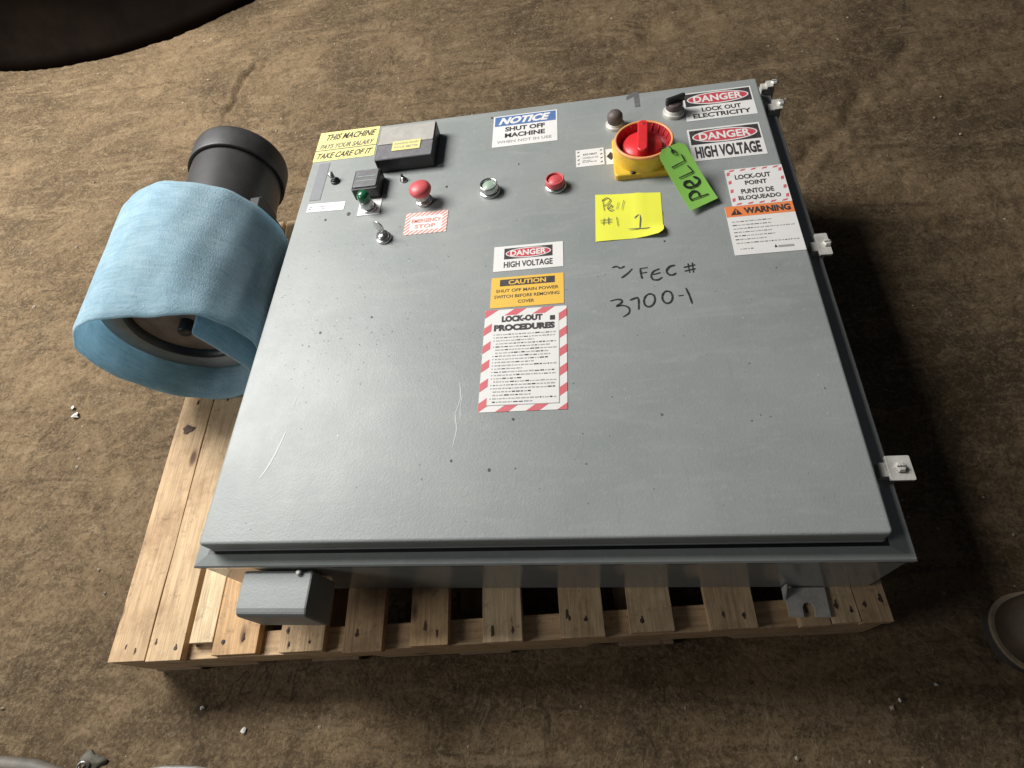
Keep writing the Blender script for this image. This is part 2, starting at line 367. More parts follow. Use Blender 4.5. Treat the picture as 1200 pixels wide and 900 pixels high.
for i in range(900):
    x = random.uniform(-2.3, 1.9); y = random.uniform(-0.35, 2.8)
    if -0.32 < x < 1.0 and -0.16 < y < 0.92: continue
    r = random.choice((0.0014, 0.0018, 0.0022, 0.003, 0.0042)) * random.uniform(0.8, 1.3); z = floor_z(x, y) + r * 0.3
    pts = [(x + r * random.uniform(.6, 1.3) * math.cos(t), y + r * random.uniform(.6, 1.3) * math.sin(t), z + random.uniform(-.2, .2) * r) for t in (0, 1.3, 2.6, 3.9, 5.1)]
    pts += [(x, y, z + r * random.uniform(.5, .9)), (x, y, z - r)]
    g.add(pts, [(k, (k + 1) % 5, 5) for k in range(5)] + [((k + 1) % 5, k, 6) for k in range(5)], 'grit')
go = g.build('grit'); go['kind'] = 'stuff'; tag(go, 'small pale grit and crumbs scattered over the dirt floor', 'grit')
def scrap(x, y, s, seed, label):
    rr = random.Random(seed); mb = MB(); z0 = floor_z(x, y) + 0.004
    n = 7; ring = [(s * rr.uniform(.45, 1.1) * math.cos(k * 2 * PI / n), s * rr.uniform(.4, 1.0) * math.sin(k * 2 * PI / n), rr.uniform(-.2, .45) * s) for k in range(n)]
    vs_ = ring + [(0, 0, s * 0.35)] + [(p[0] * .9, p[1] * .9, p[2] - 0.0015) for p in ring] + [(0, 0, s * .35 - .002)]
    mb.add(vs_, [(k, (k + 1) % n, n) for k in range(n)] + [(n + 1 + (k + 1) % n, n + 1 + k, 2 * n + 1) for k in range(n)] + [(k, n + 1 + k, n + 1 + (k + 1) % n, (k + 1) % n) for k in range(n)], 'scrap')
    o = mb.build('plaster_chip'); o.location = (x, y, z0); tag(o, label, 'debris', 'white chips lying on the floor')
scrap(-0.694, 0.418, 0.013, 1, 'largest white chip, on the dirt left of the pallet')
scrap(-0.712, 0.440, 0.007, 5, 'small white chip just beside the largest one left of the pallet')
scrap(-0.152, -0.195, 0.0045, 2, 'tiny white chip in front of the pallet near its left end')
scrap(-0.060, -0.227, 0.006, 3, 'white chip nearest the bottom edge, in front of the pallet')
scrap(0.999, -0.157, 0.004, 4, 'tiny pale chip lower right, between pallet corner and boot')
scrap(1.055, -0.135, 0.0035, 6, 'tiny pale chip closest to the boot')

# ------------------------------------------------------------------ pallet
PZ = 0.135
pal = thing('wooden_pallet', 'pine wood pallet carrying the grey cabinet, deck board ends showing in front', 'pallet', (-0.2546, -0.1386, 0), math.radians(3.446))
def plank(name, u0, u1, v0, v1, z0, z1, mat='pine', skew=0.0, seed=0, nails=()):
    """board with slightly uneven edges; local origin at its own corner so the grain follows it"""
    rr = random.Random(seed + 5); mb = MB(); n = 10; L = v1 - v0; W_ = u1 - u0; H_ = z1 - z0
    vs_ = []
    for i in range(n + 1):
        y = L * i / n; e0 = rr.uniform(-.0009, .0009); e1 = rr.uniform(-.0009, .0009); sk = skew * (1 - i / n)
        zt = H_ + rr.uniform(-.0006, .0006)
        if i == 0: y += rr.uniform(-.002, .002)
        vs_ += [(e0 + sk, y, 0), (W_ + e1, y + rr.uniform(-.001, .001), 0), (W_ + e1, y, zt), (e0 + sk, y, zt)]
    fs = []
    for i in range(n):
        o_ = 4 * i
        for k in range(4): fs.append((o_ + k, o_ + (k + 1) % 4, o_ + 4 + (k + 1) % 4, o_ + 4 + k))
    fs += [(3, 2, 1, 0), tuple(4 * n + k for k in range(4))]
    mb.add(vs_, fs, mat)
    for (nu, nv) in nails:
        px = nu * W_; k_ = rr.uniform(.7, 1.5); mb.lathe((px, nv, H_ + 0.0006), [(0.0001, -0.0006), (0.0012 * k_, 0.0), (0.0020 * k_, 0.0004), (0.0026 * k_, -0.0004)], 'i_marker', 8)
        q_ = [rr.uniform(.2, 1.4) for _ in range(4)]; mb.poly([(px - 0.0018 * q_[0], nv - 0.005 * q_[1]), (px + 0.0018 * q_[2], nv - 0.0045 * q_[3]), (px + 0.001 * q_[3] + .0004, nv + 0.008 * q_[0]), (px - 0.0012 * q_[1], nv + 0.007 * q_[2])], 'i_nailstain', H_ + 0.0009)
    o = mb.build(name, pal, bev=0.0012); o.location = (u0, v0, z0); return o
M['i_nailstain'] = ink('nail_stain', (0.07, 0.032, 0.016), 0.8, 0.2)
deck = [(0, .0665, 0), (.0685, .131, .001), (.141, .183, .026), (.185, .261, .003), (.301, .376, .001), (.409, .474, -.002), (.519, .580, .001),
        (.635, .696, .002), (.755, .821, -.001), (.859, .923, .001), (.973, 1.042, .002), (1.100, 1.141, -.001), (1.1425, 1.181, .001), (1.1825, 1.2245, .0)]
D = 1.0
for i, (u0, u1, v0) in enumerate(deck):
    rr = random.Random(i)
    nl = [(rr.uniform(.15, .45), .018 + rr.uniform(-.008, .012)), (rr.uniform(.55, .88), .020 + rr.uniform(-.008, .012)), (.5, .49), (.4, .96)]
    if i in (5, 9): nl = nl[:1] + [(.5, .49)]
    if i in (4, 8, 11): nl.append((rr.uniform(.1, .9), .034))
    if i == 2: nl = [(.5, .47)]
    plank('deck_board', u0, u1, v0, D, PZ - .018, PZ - rrz if (rrz := rr.uniform(0, .0008)) else PZ, 'pine', .0, i, nl)
# stringers lie along u: three notched beams, plus bottom boards
for k, v0 in enumerate((0.0, .48, .962)):
    mb = MB(); Lu = 1.2235; Hs = PZ - .018 - .0155; prof = [(0, 0), (.2, 0), (.215, .034), (.425, .034), (.44, 0), (.78, 0), (.795, .034), (1.005, .034), (1.02, 0), (Lu, 0)]
    top = [(x, Hs) for x, _ in prof]; n = len(prof)
    # vertical grain axis = local y, so build along y and rotate
    vs_ = [(a, x, z) for a in (0, .038) for (x, z) in prof] + [(a, x, z) for a in (0, .038) for (x, z) in top]
    fs = []
    for i in range(n - 1):
        fs += [(i, i + 1, 2 * n + i + 1, 2 * n + i), (n + i + 1, n + i, 3 * n + i, 3 * n + i + 1), (2 * n + i, 2 * n + i + 1, 3 * n + i + 1, 3 * n + i), (i + 1, i, n + i, n + i + 1)]
    fs += [(0, 2 * n, 3 * n, n), (n - 1, 2 * n - 1, 4 * n - 1, 3 * n - 1)]
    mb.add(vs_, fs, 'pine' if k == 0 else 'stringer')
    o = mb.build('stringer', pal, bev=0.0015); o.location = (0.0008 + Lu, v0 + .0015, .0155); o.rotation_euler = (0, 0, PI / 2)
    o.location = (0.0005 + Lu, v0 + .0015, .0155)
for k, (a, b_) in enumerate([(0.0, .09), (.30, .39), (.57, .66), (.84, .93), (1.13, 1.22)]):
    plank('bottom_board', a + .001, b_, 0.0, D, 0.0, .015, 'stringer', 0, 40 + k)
# a splintered knot hole near the far left board
mb = MB(); mb.poly([(-.011 + .004 * math.sin(t * 5), .0) if False else ((.012 + .003 * math.sin(5 * t)) * math.cos(t), (.009 + .003 * math.cos(3 * t)) * math.sin(t)) for t in np.linspace(0, 2 * PI, 15)[:-1]], 'i_nailstain', 0)
o = mb.build('knot_hole', pal, 'dark knot at the far end of the outer board'); o.location = (.030, .43, PZ + .0016)

# ------------------------------------------------------------------ enclosure
TZ = 0.335; DW = 0.914; DH = 0.908
enc = thing('electrical_enclosure', 'grey steel electrical control cabinet lying on its back on the pallet, door up', 'electrical cabinet', (0, 0, 0))
b = MB(); z0 = PZ + .002
b.box(-.018, .944, -.020, .926, z0, TZ - .048, 'body'); b.build('body', enc, bev=0.003)
# front flange of the body: sloped shoulder round the door
b = MB()
def ringq(a, b2, mat):
    r1 = [(a[0], a[2], a[4]), (a[1], a[2], a[4]), (a[1], a[3], a[4]), (a[0], a[3], a[4])]
    r2 = [(b2[0], b2[2], b2[4]), (b2[1], b2[2], b2[4]), (b2[1], b2[3], b2[4]), (b2[0], b2[3], b2[4])]
    b.add(r1 + r2, [(k, (k + 1) % 4, 4 + (k + 1) % 4, 4 + k) for k in range(4)], mat)
o0 = (-.0245, .9475, -.0215, .932, TZ - .050); o1 = (-.0255, .9485, -.0225, .933, TZ - .040); o2 = (-.0235, .9465, -.0205, .931, TZ - .0375)
i1 = (-.0048, .9195, -.0048, .9135, TZ - .0345); i2 = (.004, .910, .004, .904, TZ - .0345)
ringq(o0, o1, 'body'); ringq(o1, o2, 'body'); ringq(o2, i1, 'body'); ringq(i1, i2, 'black')  # black inner ring: gasket, with the door gap's shade put into its colour
ringq((-.016, .942, -.018, .924, TZ - .050), o0, 'body')
b.build('flange', enc, bev=0.0012)
b = MB(); b.box(.004, .910, .004, .904, TZ - .036, TZ - .0315, 'black'); b.build('gasket', enc)
b = MB(); b.rbox(0, DW, 0, DH, TZ - .0285, TZ, .006, 'door', 4, .0045)
b.rbox(-.0012, DW + .0012, -.0012, DH + .0012, TZ - .0295, TZ - .0268, .006, 'door', 4, .0010)
door = b.build('door', enc)
for p in door.data.polygons: p.use_smooth = False
# paint damage, pale scratches and dark specks on the door
rr = random.Random(3); b = MB()
for i in range(430):
    if i < 250: x = rr.gauss(.15, .12); y = rr.uniform(.25, .62)
    else: x = rr.uniform(.02, .9); y = rr.uniform(.02, .89)
    if not (.006 < x < .905 and .006 < y < .9): continue
    r = rr.choice((.0006, .0008, .0010, .0013)) * rr.uniform(.7, 1.2)
    if rr.random() < .04: r *= 2.0
    b.add([(x + r * rr.uniform(.6, 1.2) * math.cos(t), y + r * rr.uniform(.6, 1.2) * math.sin(t), TZ + .0002) for t in np.linspace(0, 2 * PI, 7)[:-1]], [(0, 1, 2, 3, 4, 5)], 'i_faded' if rr.random() < .8 else 'i_chip')
for (x, y, r) in ((.418, .099, .0022), (.112, .36, .0022), (.20, .385, .0018), (.362, .115, .0018), (.455, .10, .001), (.112, .643, .004), (.066, .633, .0025), (.45, .177, .0018), (.697, .498, .0016), (.305, .69, .0022), (.385, .885, .0024), (.445, .732, .0015)):
    b.disc((x, y), r, 'i_black', 9, r * 1.3, TZ + .0004)
o = b.build('paint_speck', enc); o['kind'] = 'stuff'; o['label'] = 'dark specks and tiny chips on the grey door paint'
def scratch(pts, wd):
    b = MB(); b.stroke([(x, y) for x, y in pts], wd, 'i_chip', TZ + .0003); b.build('scratch', enc, 'pale scratch in the door paint')
scratch([(.365, .245), (.368, .215), (.362, .19), (.366, .165), (.362, .135)], .0016)
scratch([(.371, .225), (.369, .20), (.371, .18)], .0012)
scratch([(.094, .175), (.086, .14), (.078, .115), (.070, .098)], .0022)
scratch([(.098, .235), (.096, .215)], .0014)

# ---- labels (local mm coordinates, z layers 0.25 mm apart)
def sticker(name, label, x0, y0, w_, h_, draw, ang=0.0, bg_='i_white', z=0.0004, th=.0003):
    b = MB(); b.box(0, w_, 0, h_, -.0003, th, bg_); b.z = th
    draw(b, w_, h_)
    M4 = Matrix.Translation((x0, y0, TZ + z)) @ Matrix.Rotation(ang, 4, 'Z')
    return b.build(name, enc, label, M4=M4)
L1, L2, L3 = .0005, .0007, .0009
def oval(b, cx, cy, w_, h_, mat, z, seg=26):
    b.disc((cx, cy), w_ / 2, mat, seg, h_ / 2, z)
def fine_lines(b, x0, x1, y0, y1, n, mat='i_grey', seed=0, z=L1, th=.42, bullets=False):
    rr = random.Random(seed); dy = (y1 - y0) / n
    for i in range(n):
        y = y1 - dy * (i + .75); x = x0 + (.004 if bullets else 0); end = x1 - (rr.choice((0, 0, .1, .35, .5)) * (x1 - x0))
        if bullets and rr.random() < .55: b.rect(x0, y, x0 + .0018, y + dy * th, mat, z)
        while x < end - .002:
            wl = rr.uniform(.0022, .0075); b.rect(x, y, min(x + wl, end), y + dy * th * rr.uniform(.75, 1.05), mat if rr.random() < .75 else 'i_black', z); x += wl + .0013
def danger_head(b, x0, y0, w_, h_, word='DANGER'):
    b.rect(x0, y0, x0 + w_, y0 + h_, 'i_black', L1)
    oval(b, x0 + w_ / 2, y0 + h_ / 2, w_ * .94, h_ * .92, 'i_white', L1 + .0001); oval(b, x0 + w_ / 2, y0 + h_ / 2, w_ * .90, h_ * .78, 'i_dred', L2)
    b.text(word, x0 + w_ * .13, y0 + h_ * .24, w_ * .74, h_ * .52, 'i_white', L3, 0, .03)
def d_lock(b, w_, h_):
    danger_head(b, .003, h_ * .50, w_ - .006, h_ * .46)
    b.text('LOCK OUT', w_ * .24, h_ * .275, w_ * .56, h_ * .15, 'i_black', L1, 0, .035)
    b.text('ELECTRICITY', w_ * .10, h_ * .07, w_ * .82, h_ * .155, 'i_black', L1, 0, .035)
sticker('danger_label', 'white danger sticker reading DANGER LOCK OUT ELECTRICITY', .769, .798, .129, .0855, d_lock)
def d_high(b, w_, h_):
    danger_head(b, .003, h_ * .50, w_ - .006, h_ * .45)
    b.text('HIGH VOLTAGE', w_ * .06, h_ * .07, w_ * .88, h_ * .36, 'i_black', L1, 0, .045)
sticker('danger_label', 'large danger sticker reading DANGER HIGH VOLTAGE near the right edge', .7655, .6845, .1295, .0885, d_high)
def d_small(b, w_, h_):
    danger_head(b, w_ * .15, h_ * .46, w_ * .70, h_ * .44)
    b.text('HIGH VOLTAGE', w_ * .15, h_ * .12, w_ * .70, h_ * .24, 'i_black', L1, 0, .03)
sticker('danger_label', 'small danger sticker reading DANGER HIGH VOLTAGE in the middle of the door', .4070, .4620, .1205, .0570, d_small)
def caution(b, w_, h_):
    b.rect(w_ * .12, h_ * .70, w_ * .88, h_ * .92, 'i_black', L1)
    b.text('CAUTION', w_ * .24, h_ * .735, w_ * .52, h_ * .15, 'i_amber', L2, 0, .03)
    b.text('SHUT OFF MAIN POWER', w_ * .07, h_ * .49, w_ * .86, h_ * .105, 'i_black', L1, 0, .015)
    b.text('SWITCH BEFORE REMOVING', w_ * .05, h_ * .30, w_ * .89, h_ * .105, 'i_black', L1, 0, .015)
    b.text('COVER', w_ * .38, h_ * .11, w_ * .22, h_ * .105, 'i_black', L1, 0, .015)
sticker('caution_label', 'amber caution sticker between two white stickers', .4055, .3835, .1220, .0645, caution, bg_='i_amber')
def clip_poly(poly, x0, x1, y0, y1):
    for ax, lim, sgn in ((0, x0, 1), (0, x1, -1), (1, y0, 1), (1, y1, -1)):
        out = []
        for i in range(len(poly)):
            p, q = poly[i - 1], poly[i]; ip = (p[ax] - lim) * sgn >= 0; iq = (q[ax] - lim) * sgn >= 0
            if ip != iq:
                t = (lim - p[ax]) / (q[ax] - p[ax]); out.append((p[0] + t * (q[0] - p[0]), p[1] + t * (q[1] - p[1])))
            if iq: out.append(q)
        poly = out
        if not poly: return []
    return poly
def stripes(b, w_, h_, pitch, wd, mat, border, sl=0.75, z=L1):
    for (x0, x1, y0, y1) in ((0, border, 0, h_), (w_ - border, w_, 0, h_), (border, w_ - border, 0, border), (border, w_ - border, h_ - border, h_)):
        k = -40
        while k < 40:
            c = k * pitch; p = clip_poly([(-.3, c - .3 * sl), (.3, c + .3 * sl), (.3, c + .3 * sl + wd), (-.3, c - .3 * sl + wd)], x0, x1, y0, y1)
            if len(p) > 2: b.poly(p, mat, z)
            k += 1
def lockproc(b, w_, h_):
    stripes(b, w_, h_, .0345, .0150, 'i_sred', .0125)
    b.rect(.0125, .0115, w_ - .0125, h_ - .0125, 'i_white', L1 + .0001)
    for (xa, ya, xb, yb) in ((.0120, .0105, w_ - .0120, .0115), (w_ - .0125, .0105, w_ - .0115, h_ - .05)): b.rect(xa, ya, xb, yb, 'i_grey', L2)
    b.text('LOCK-OUT', w_ * .21, h_ - .0260, w_ * .50, .0125, 'i_black', L2, 0, .075)
    b.text('PROCEDURES', w_ * .12, h_ - .0435, w_ * .74, .0130, 'i_black', L2, 0, .075)
    b.box(w_ * .80, w_ * .86, h_ - .027, h_ - .018, L1, L3, 'i_black')
    fine_lines(b, .0165, w_ - .016, .0135, h_ - .047, 22, 'i_grey', 4, L2, .40, True)
sticker('procedure_label', 'white lockout procedures sheet with red striped border', .3965, .1905, .1330, .1890, lockproc, ang=-.010)
def notice(b, w_, h_):
    b.rect(.003, h_ * .66, w_ - .003, h_ * .97, 'i_blue', L1)
    b.text('NOTICE', w_ * .08, h_ * .70, w_ * .76, h_ * .23, 'i_white', L2, .35, .05)
    b.text('SHUT OFF', w_ * .19, h_ * .465, w_ * .62, h_ * .145, 'i_black', L1, 0, .04)
    b.text('MACHINE', w_ * .19, h_ * .265, w_ * .62, h_ * .145, 'i_black', L1, 0, .04)
    b.text('WHEN NOT IN USE', w_ * .07, h_ * .10, w_ * .84, h_ * .085, 'i_grey', L1, 0, .02)
sticker('notice_label', 'blue and white sticker reading NOTICE SHUT OFF MACHINE', .3895, .7890, .1315, .0970, notice)
def thismach(b, w_, h_):
    b.rect(0, h_ * .345, w_, h_ * .375, 'i_grey', L1)
    b.text('THIS MACHINE', w_ * .10, h_ * .70, w_ * .82, h_ * .21, 'i_black', L1, .25, .03)
    b.rect(0, h_ * .36, w_, h_ * .62, 'i_pyel', L1)
    b.text('PAYS YOUR SALARY', w_ * .05, h_ * .405, w_ * .88, h_ * .165, 'i_faded', L2, .25, .03)
    b.text('TAKE CARE OF IT', w_ * .03, h_ * .08, w_ * .90, h_ * .19, 'i_black', L1, .25, .03)
sticker('slogan_label', 'faded yellow slogan sticker in the upper left corner of the door', .0015, .8105, .136, .0955, thismach, bg_='i_pyel')
def locpoint(b, w_, h_):
    k = 0
    for i in range(5):
        xx = .006 + i * (w_ - .022) / 4
        for yy in (.0015, h_ - .0065): b.poly([(xx, yy), (xx + .008, yy + .001), (xx + .011, yy + .005), (xx + .003, yy + .004)], 'i_sred', L1)
    for i in range(4):
        yy = .010 + i * (h_ - .026) / 3
        for xx in (.0015, w_ - .0075): b.poly([(xx, yy), (xx + .005, yy + .001), (xx + .006, yy + .009), (xx + .001, yy + .008)], 'i_sred', L1)
    b.text('LOCK-OUT', w_ * .15, h_ * .70, w_ * .62, h_ * .13, 'i_black', L1, 0, .035)
    b.text('POINT', w_ * .30, h_ * .53, w_ * .38, h_ * .12, 'i_black', L1, 0, .035)
    b.text('PUNTO DE', w_ * .20, h_ * .30, w_ * .56, h_ * .13, 'i_black', L1, 0, .035)
    b.text('BLOQUEADO', w_ * .13, h_ * .12, w_ * .72, h_ * .13, 'i_black', L1, 0, .035)
sticker('lockout_point_label', 'square white bilingual LOCK-OUT POINT sticker with red dashes round it', .816, .5625, .0955, .0905, locpoint)
def warning(b, w_, h_):
    b.rect(0, h_ - .0245, w_, h_, 'i_orange', L1)
    b.poly([(.007, h_ - .0205), (.026, h_ - .0205), (.0165, h_ - .0045)], 'i_black', L2); b.poly([(.0160, h_ - .018), (.0172, h_ - .018), (.0176, h_ - .0085), (.0156, h_ - .0085)], 'i_orange', L3)
    b.text('WARNING', .029, h_ - .0200, w_ - .034, .0150, 'i_black', L2, 0, .05)
    fine_lines(b, .006, w_ - .006, .022, h_ - .031, 7, 'i_grey', 9, L1, .25)
    fine_lines(b, .010, .030, .010, .016, 1, 'i_grey', 2, L1, .3)
    b.poly([(.062, .010), (.067, .010), (.0645, .017)], 'i_black', L1); b.rect(.068, .0095, .092, .0140, 'i_grey', L1)
sticker('warning_label', 'orange and white warning sticker at the right edge', .8030, .4530, .1080, .1090, warning)
def smalllab(b, w_, h_):
    for xx in (.003, .046):
        for i in range(4): b.poly([(xx, .006 + i * .011), (xx + .004, .008 + i * .011), (xx + .004, .011 + i * .011), (xx, .009 + i * .011)], 'i_faded', L1)
    b.text('DO NOT', .014, h_ * .64, .026, .005, 'i_black', L1, 0, .03); b.text('OPERATE', .012, h_ * .44, .030, .0045, 'i_grey', L1, 0, .02)
    fine_lines(b, .012, .042, .010, .018, 2, 'i_black', 6, L1, .4)
sticker('switch_label', 'small white sticker left of the rotary switch', .5555, .7035, .0530, .0480, smalllab)
def diam(b, w_, h_):
    b.poly([(w_ / 2, h_ * .25), (w_ * .95, h_ * .52), (w_ / 2, h_ * .80), (w_ * .05, h_ * .52)], 'i_black', L1)
sticker('switch_label', 'narrow white sticker with black diamond beside the yellow switch', .6120, .7020, .0180, .0430, diam)
def pinklab(b, w_, h_):
    stripes(b, w_, h_, .0085, .0042, 'i_pink', .010, .9)
    b.text('EMERGENCY', .013, h_ * .52, w_ - .026, .0095, 'i_pink', L2, 0, .02); b.text('STOP', .020, h_ * .26, w_ - .042, .0095, 'i_pink', L2, 0, .02)
sticker('stop_label', 'worn white and red striped sticker below the mushroom button', .2320, .5700, .0820, .0560, pinklab)
sticker('blank_label', 'blank white strip label at the left edge of the door', .0200, .6590, .0790, .0230, lambda b, w_, h_: fine_lines(b, .004, w_ * .9, .006, .017, 2, 'i_chip', 3, L1, .4), ang=-.03)
sticker('tape_strip', 'strip of grey tape upright near the left edge', .0190, .6920, .0235, .1110, lambda b, w_, h_: None, bg_='i_tape')
b = MB(); b.poly([(.676, .862), (.686, .862), (.686, .9115), (.6765, .9115), (.661, .8975), (.661, .888), (.676, .8975)][::1], 'i_faded', TZ + .0006); b.build('number_decal', enc, 'dark figure 1 above the rotary switch')
# handwriting on the door in black marker
H1 = [[[0.6074, 0.4494], [0.6151, 0.4515], [0.6212, 0.4471], [0.6283, 0.4507]], [[0.6403, 0.4438], [0.6313, 0.4339], [0.6212, 0.4259]], [[0.6526, 0.4435], [0.653, 0.4315], [0.654, 0.4206]], [[0.6525, 0.4425], [0.6649, 0.4436]], [[0.6531, 0.4326], [0.6627, 0.4337]], [[0.6835, 0.439], [0.6736, 0.4346], [0.6688, 0.4261], [0.6707, 0.4177], [0.6786, 0.4161], [0.6858, 0.4207]], [[0.6716, 0.4276], [0.684, 0.4306]], [[0.7082, 0.4435], [0.7, 0.4419], [0.6938, 0.4342], [0.6956, 0.4257], [0.7021, 0.4236], [0.7083, 0.4272]], [[0.7285, 0.4448], [0.7288, 0.4249]], [[0.7353, 0.4459], [0.7346, 0.425]], [[0.7209, 0.4373], [0.7392, 0.441]], [[0.7214, 0.4293], [0.739, 0.4328]]]
H2 = [[[0.6009, 0.3803], [0.6117, 0.3827], [0.6196, 0.3802], [0.6165, 0.3737], [0.6101, 0.3692], [0.6203, 0.3699], [0.6292, 0.364], [0.6284, 0.354], [0.6188, 0.3472]], [[0.6315, 0.3791], [0.6438, 0.383], [0.645, 0.3743], [0.6438, 0.3592]], [[0.6648, 0.3888], [0.6605, 0.3881], [0.6566, 0.3846], [0.6539, 0.379], [0.6531, 0.3728], [0.6543, 0.3674], [0.6573, 0.3641], [0.6613, 0.3636], [0.6654, 0.3661], [0.6687, 0.371], [0.6703, 0.3771], [0.6699, 0.383], [0.6676, 0.3873], [0.6638, 0.3889]], [[0.6914, 0.3917], [0.6875, 0.391], [0.6842, 0.3876], [0.6821, 0.3823], [0.6818, 0.3763], [0.6834, 0.3712], [0.6864, 0.368], [0.6902, 0.3676], [0.6938, 0.37], [0.6964, 0.3746], [0.6974, 0.3804], [0.6966, 0.3861], [0.6941, 0.3902], [0.6905, 0.3918]], [[0.7066, 0.3802], [0.7145, 0.3811]], [[0.7195, 0.395], [0.7232, 0.3785], [0.7252, 0.3632]]]
for lines, lab in ((H1, 'upper line of black marker handwriting on the door'), (H2, 'lower line of black marker handwriting, a number')):
    b = MB()
    for k, s_ in enumerate(lines): b.stroke(s_, .0030, 'i_marker', TZ + .0005 + k * .00004)
    b.build('handwriting', enc, lab)

# ---- switchgear on the door
def lathe_part(name, parent, x, y, prof, mat, label=None, tilt=None, seg=32):
    b = MB(); b.lathe((0, 0, 0), prof, mat, seg)
    M4 = Matrix.Translation((x, y, TZ))
    if tilt: M4 = M4 @ Matrix.Rotation(tilt[0], 4, 'X') @ Matrix.Rotation(tilt[1], 4, 'Y')
    return b.build(name, parent, label, M4=M4)
def nut_ring(r, h, r2, h2): return [(r, 0), (r, h * .85), (r * .96, h), (r2 * 1.04, h), (r2, h + .0006), (r2, h2)]
# meter
b = MB(); mx0, mx1, my0, my1 = .158, .277, .752, .855
b.rbox(mx0, mx1, my0, my1, TZ, TZ + .030, .003, 'black', 3, .0015)
meter = b.build('panel_meter', enc, 'square dark grey meter with a clear window')
b = MB(); b.rbox(mx0 + .002, mx1 - .002, my0 + .046, my1 - .002, TZ + .0300, TZ + .0315, .002, 'window', 2, .0005); b.build('meter_window', meter)
b = MB(); b.rbox(mx0 + .002, mx1 - .002, my0 + .002, my0 + .045, TZ + .0300, TZ + .0308, .002, 'dgrey', 2, .0004); b.build('meter_cover', meter)
b = MB(); b.box(mx0 + .034, mx0 + .092, my0 + .022, my0 + .050, TZ + .0312, TZ + .0322, 'i_pyel')
for k in range(2):
    b.text('RUNNING HOURS' if k else 'HOUR METER', mx0 + .038, my0 + .028 + k * .011, .050, .0065, 'i_grey', TZ + .0325, 0, .01)
b.build('meter_label', meter, 'small yellow label on the meter')
# square dark pushbutton / indicator
b = MB(); b.rbox(.1195, .1735, .680, .738, TZ, TZ + .024, .004, 'black', 3, .002); sq = b.build('indicator_block', enc, 'small square dark grey indicator block')
b = MB(); b.rbox(.123, .170, .686, .7345, TZ + .024, TZ + .0262, .003, 'dgrey', 3, .001)
for k in range(2): b.box(.128, .166, .702 + k * .012, .7035 + k * .012, TZ + .0262, TZ + .0266, 'palegreen')
b.build('indicator_face', sq)
# toggle
lathe_part('toggle_switch', enc, .066, .742, nut_ring(.0095, .004, .0065, .007) + [(.0001, .007)], 'black')
tg = bpy.data.objects['toggle_switch']
b = MB(); b.tube([(0, 0, .004), (-.003, .003, .010), (-.007, .007, .017)], [.0045, .0052, .0062], 'silver', 12); b.build('toggle_lever', tg)
# green pilot button
def pb(x, y, lab, ringr, parts, name='push_button'):
    o = lathe_part(name, enc, x, y, nut_ring(ringr, .0055, ringr * .8, .009) + [(.0001, .009)], 'silver', lab)
    for (nm, prof, mat) in parts:
        b = MB(); b.lathe((0, 0, 0), prof, mat, 32); b.build(nm, o)
    return o
b = MB(); b.box(.131, .176, .634, .676, TZ, TZ + .0012, 'i_white'); b.build('legend_plate', enc, 'pale legend plate under the green button')
pb(.153, .652, 'green domed push button in a chrome collar', .0155, [('button_collar', [(.0125, .008), (.0125, .022), (.011, .0235), (.0001, .0235)], 'silver'), ('button_cap', [(.0115, .023), (.0125, .027), (.0122, .034), (.0095, .039), (.005, .0415), (.0001, .042)], 'green')])
# red mushroom
pb(.264, .656, 'red mushroom emergency stop button', .0165, [('button_collar', [(.0120, .008), (.0125, .020), (.010, .022), (.0001, .022)], 'zinc'), ('button_cap', [(.011, .019), (.0195, .024), (.0215, .029), (.0200, .0345), (.0150, .0385), (.008, .0405), (.0001, .041)], 'red')])
# flat buttons in bezels
for (x, y, mt, lab) in ((.392, .663, 'palegreen', 'pale green flat push button in a chrome bezel'), (.516, .658, 'red', 'red flat push button in a chrome bezel')):
    rim = 'silver' if mt == 'palegreen' else 'red'
    pb(x, y, lab, .0200, [('button_bezel', [(.0175, .008), (.0172, .018), (.0160, .0195), (.0145, .0190), (.0140, .0150)], rim), ('button_cap', [(.0140, .0140), (.0130, .0160), (.0001, .0165)], mt)])
# key switch
ks = lathe_part('key_switch', enc, .196, .567, nut_ring(.0145, .005, .0110, .012) + [(.0001, .012)], 'silver', 'chrome key switch with its key in')
b = MB(); b.box(-.0012, .0012, -.0045, .0045, .010, .022, 'silver'); b.lathe((0, 0, .031), [(.0001, -.0014), (.011, -.0014), (.0122, -.0007), (.0122, .0007), (.011, .0014), (.0001, .0014)], 'silver', 22, M4=Matrix.Rotation(PI / 2, 4, 'Y'))
b.build('key', ks, M4=Matrix.Rotation(1.05, 4, 'Z'))
# small silver toggle stub and hole
o = lathe_part('toggle_switch', enc, .214, .722, [(.0075, 0), (.0075, .003), (.004, .004), (.004, .008), (.0001, .008)], 'silver')
b = MB(); b.tube([(0, 0, .006), (-.002, .004, .013)], [.002, .0026], 'black', 8); b.build('toggle_lever', o)
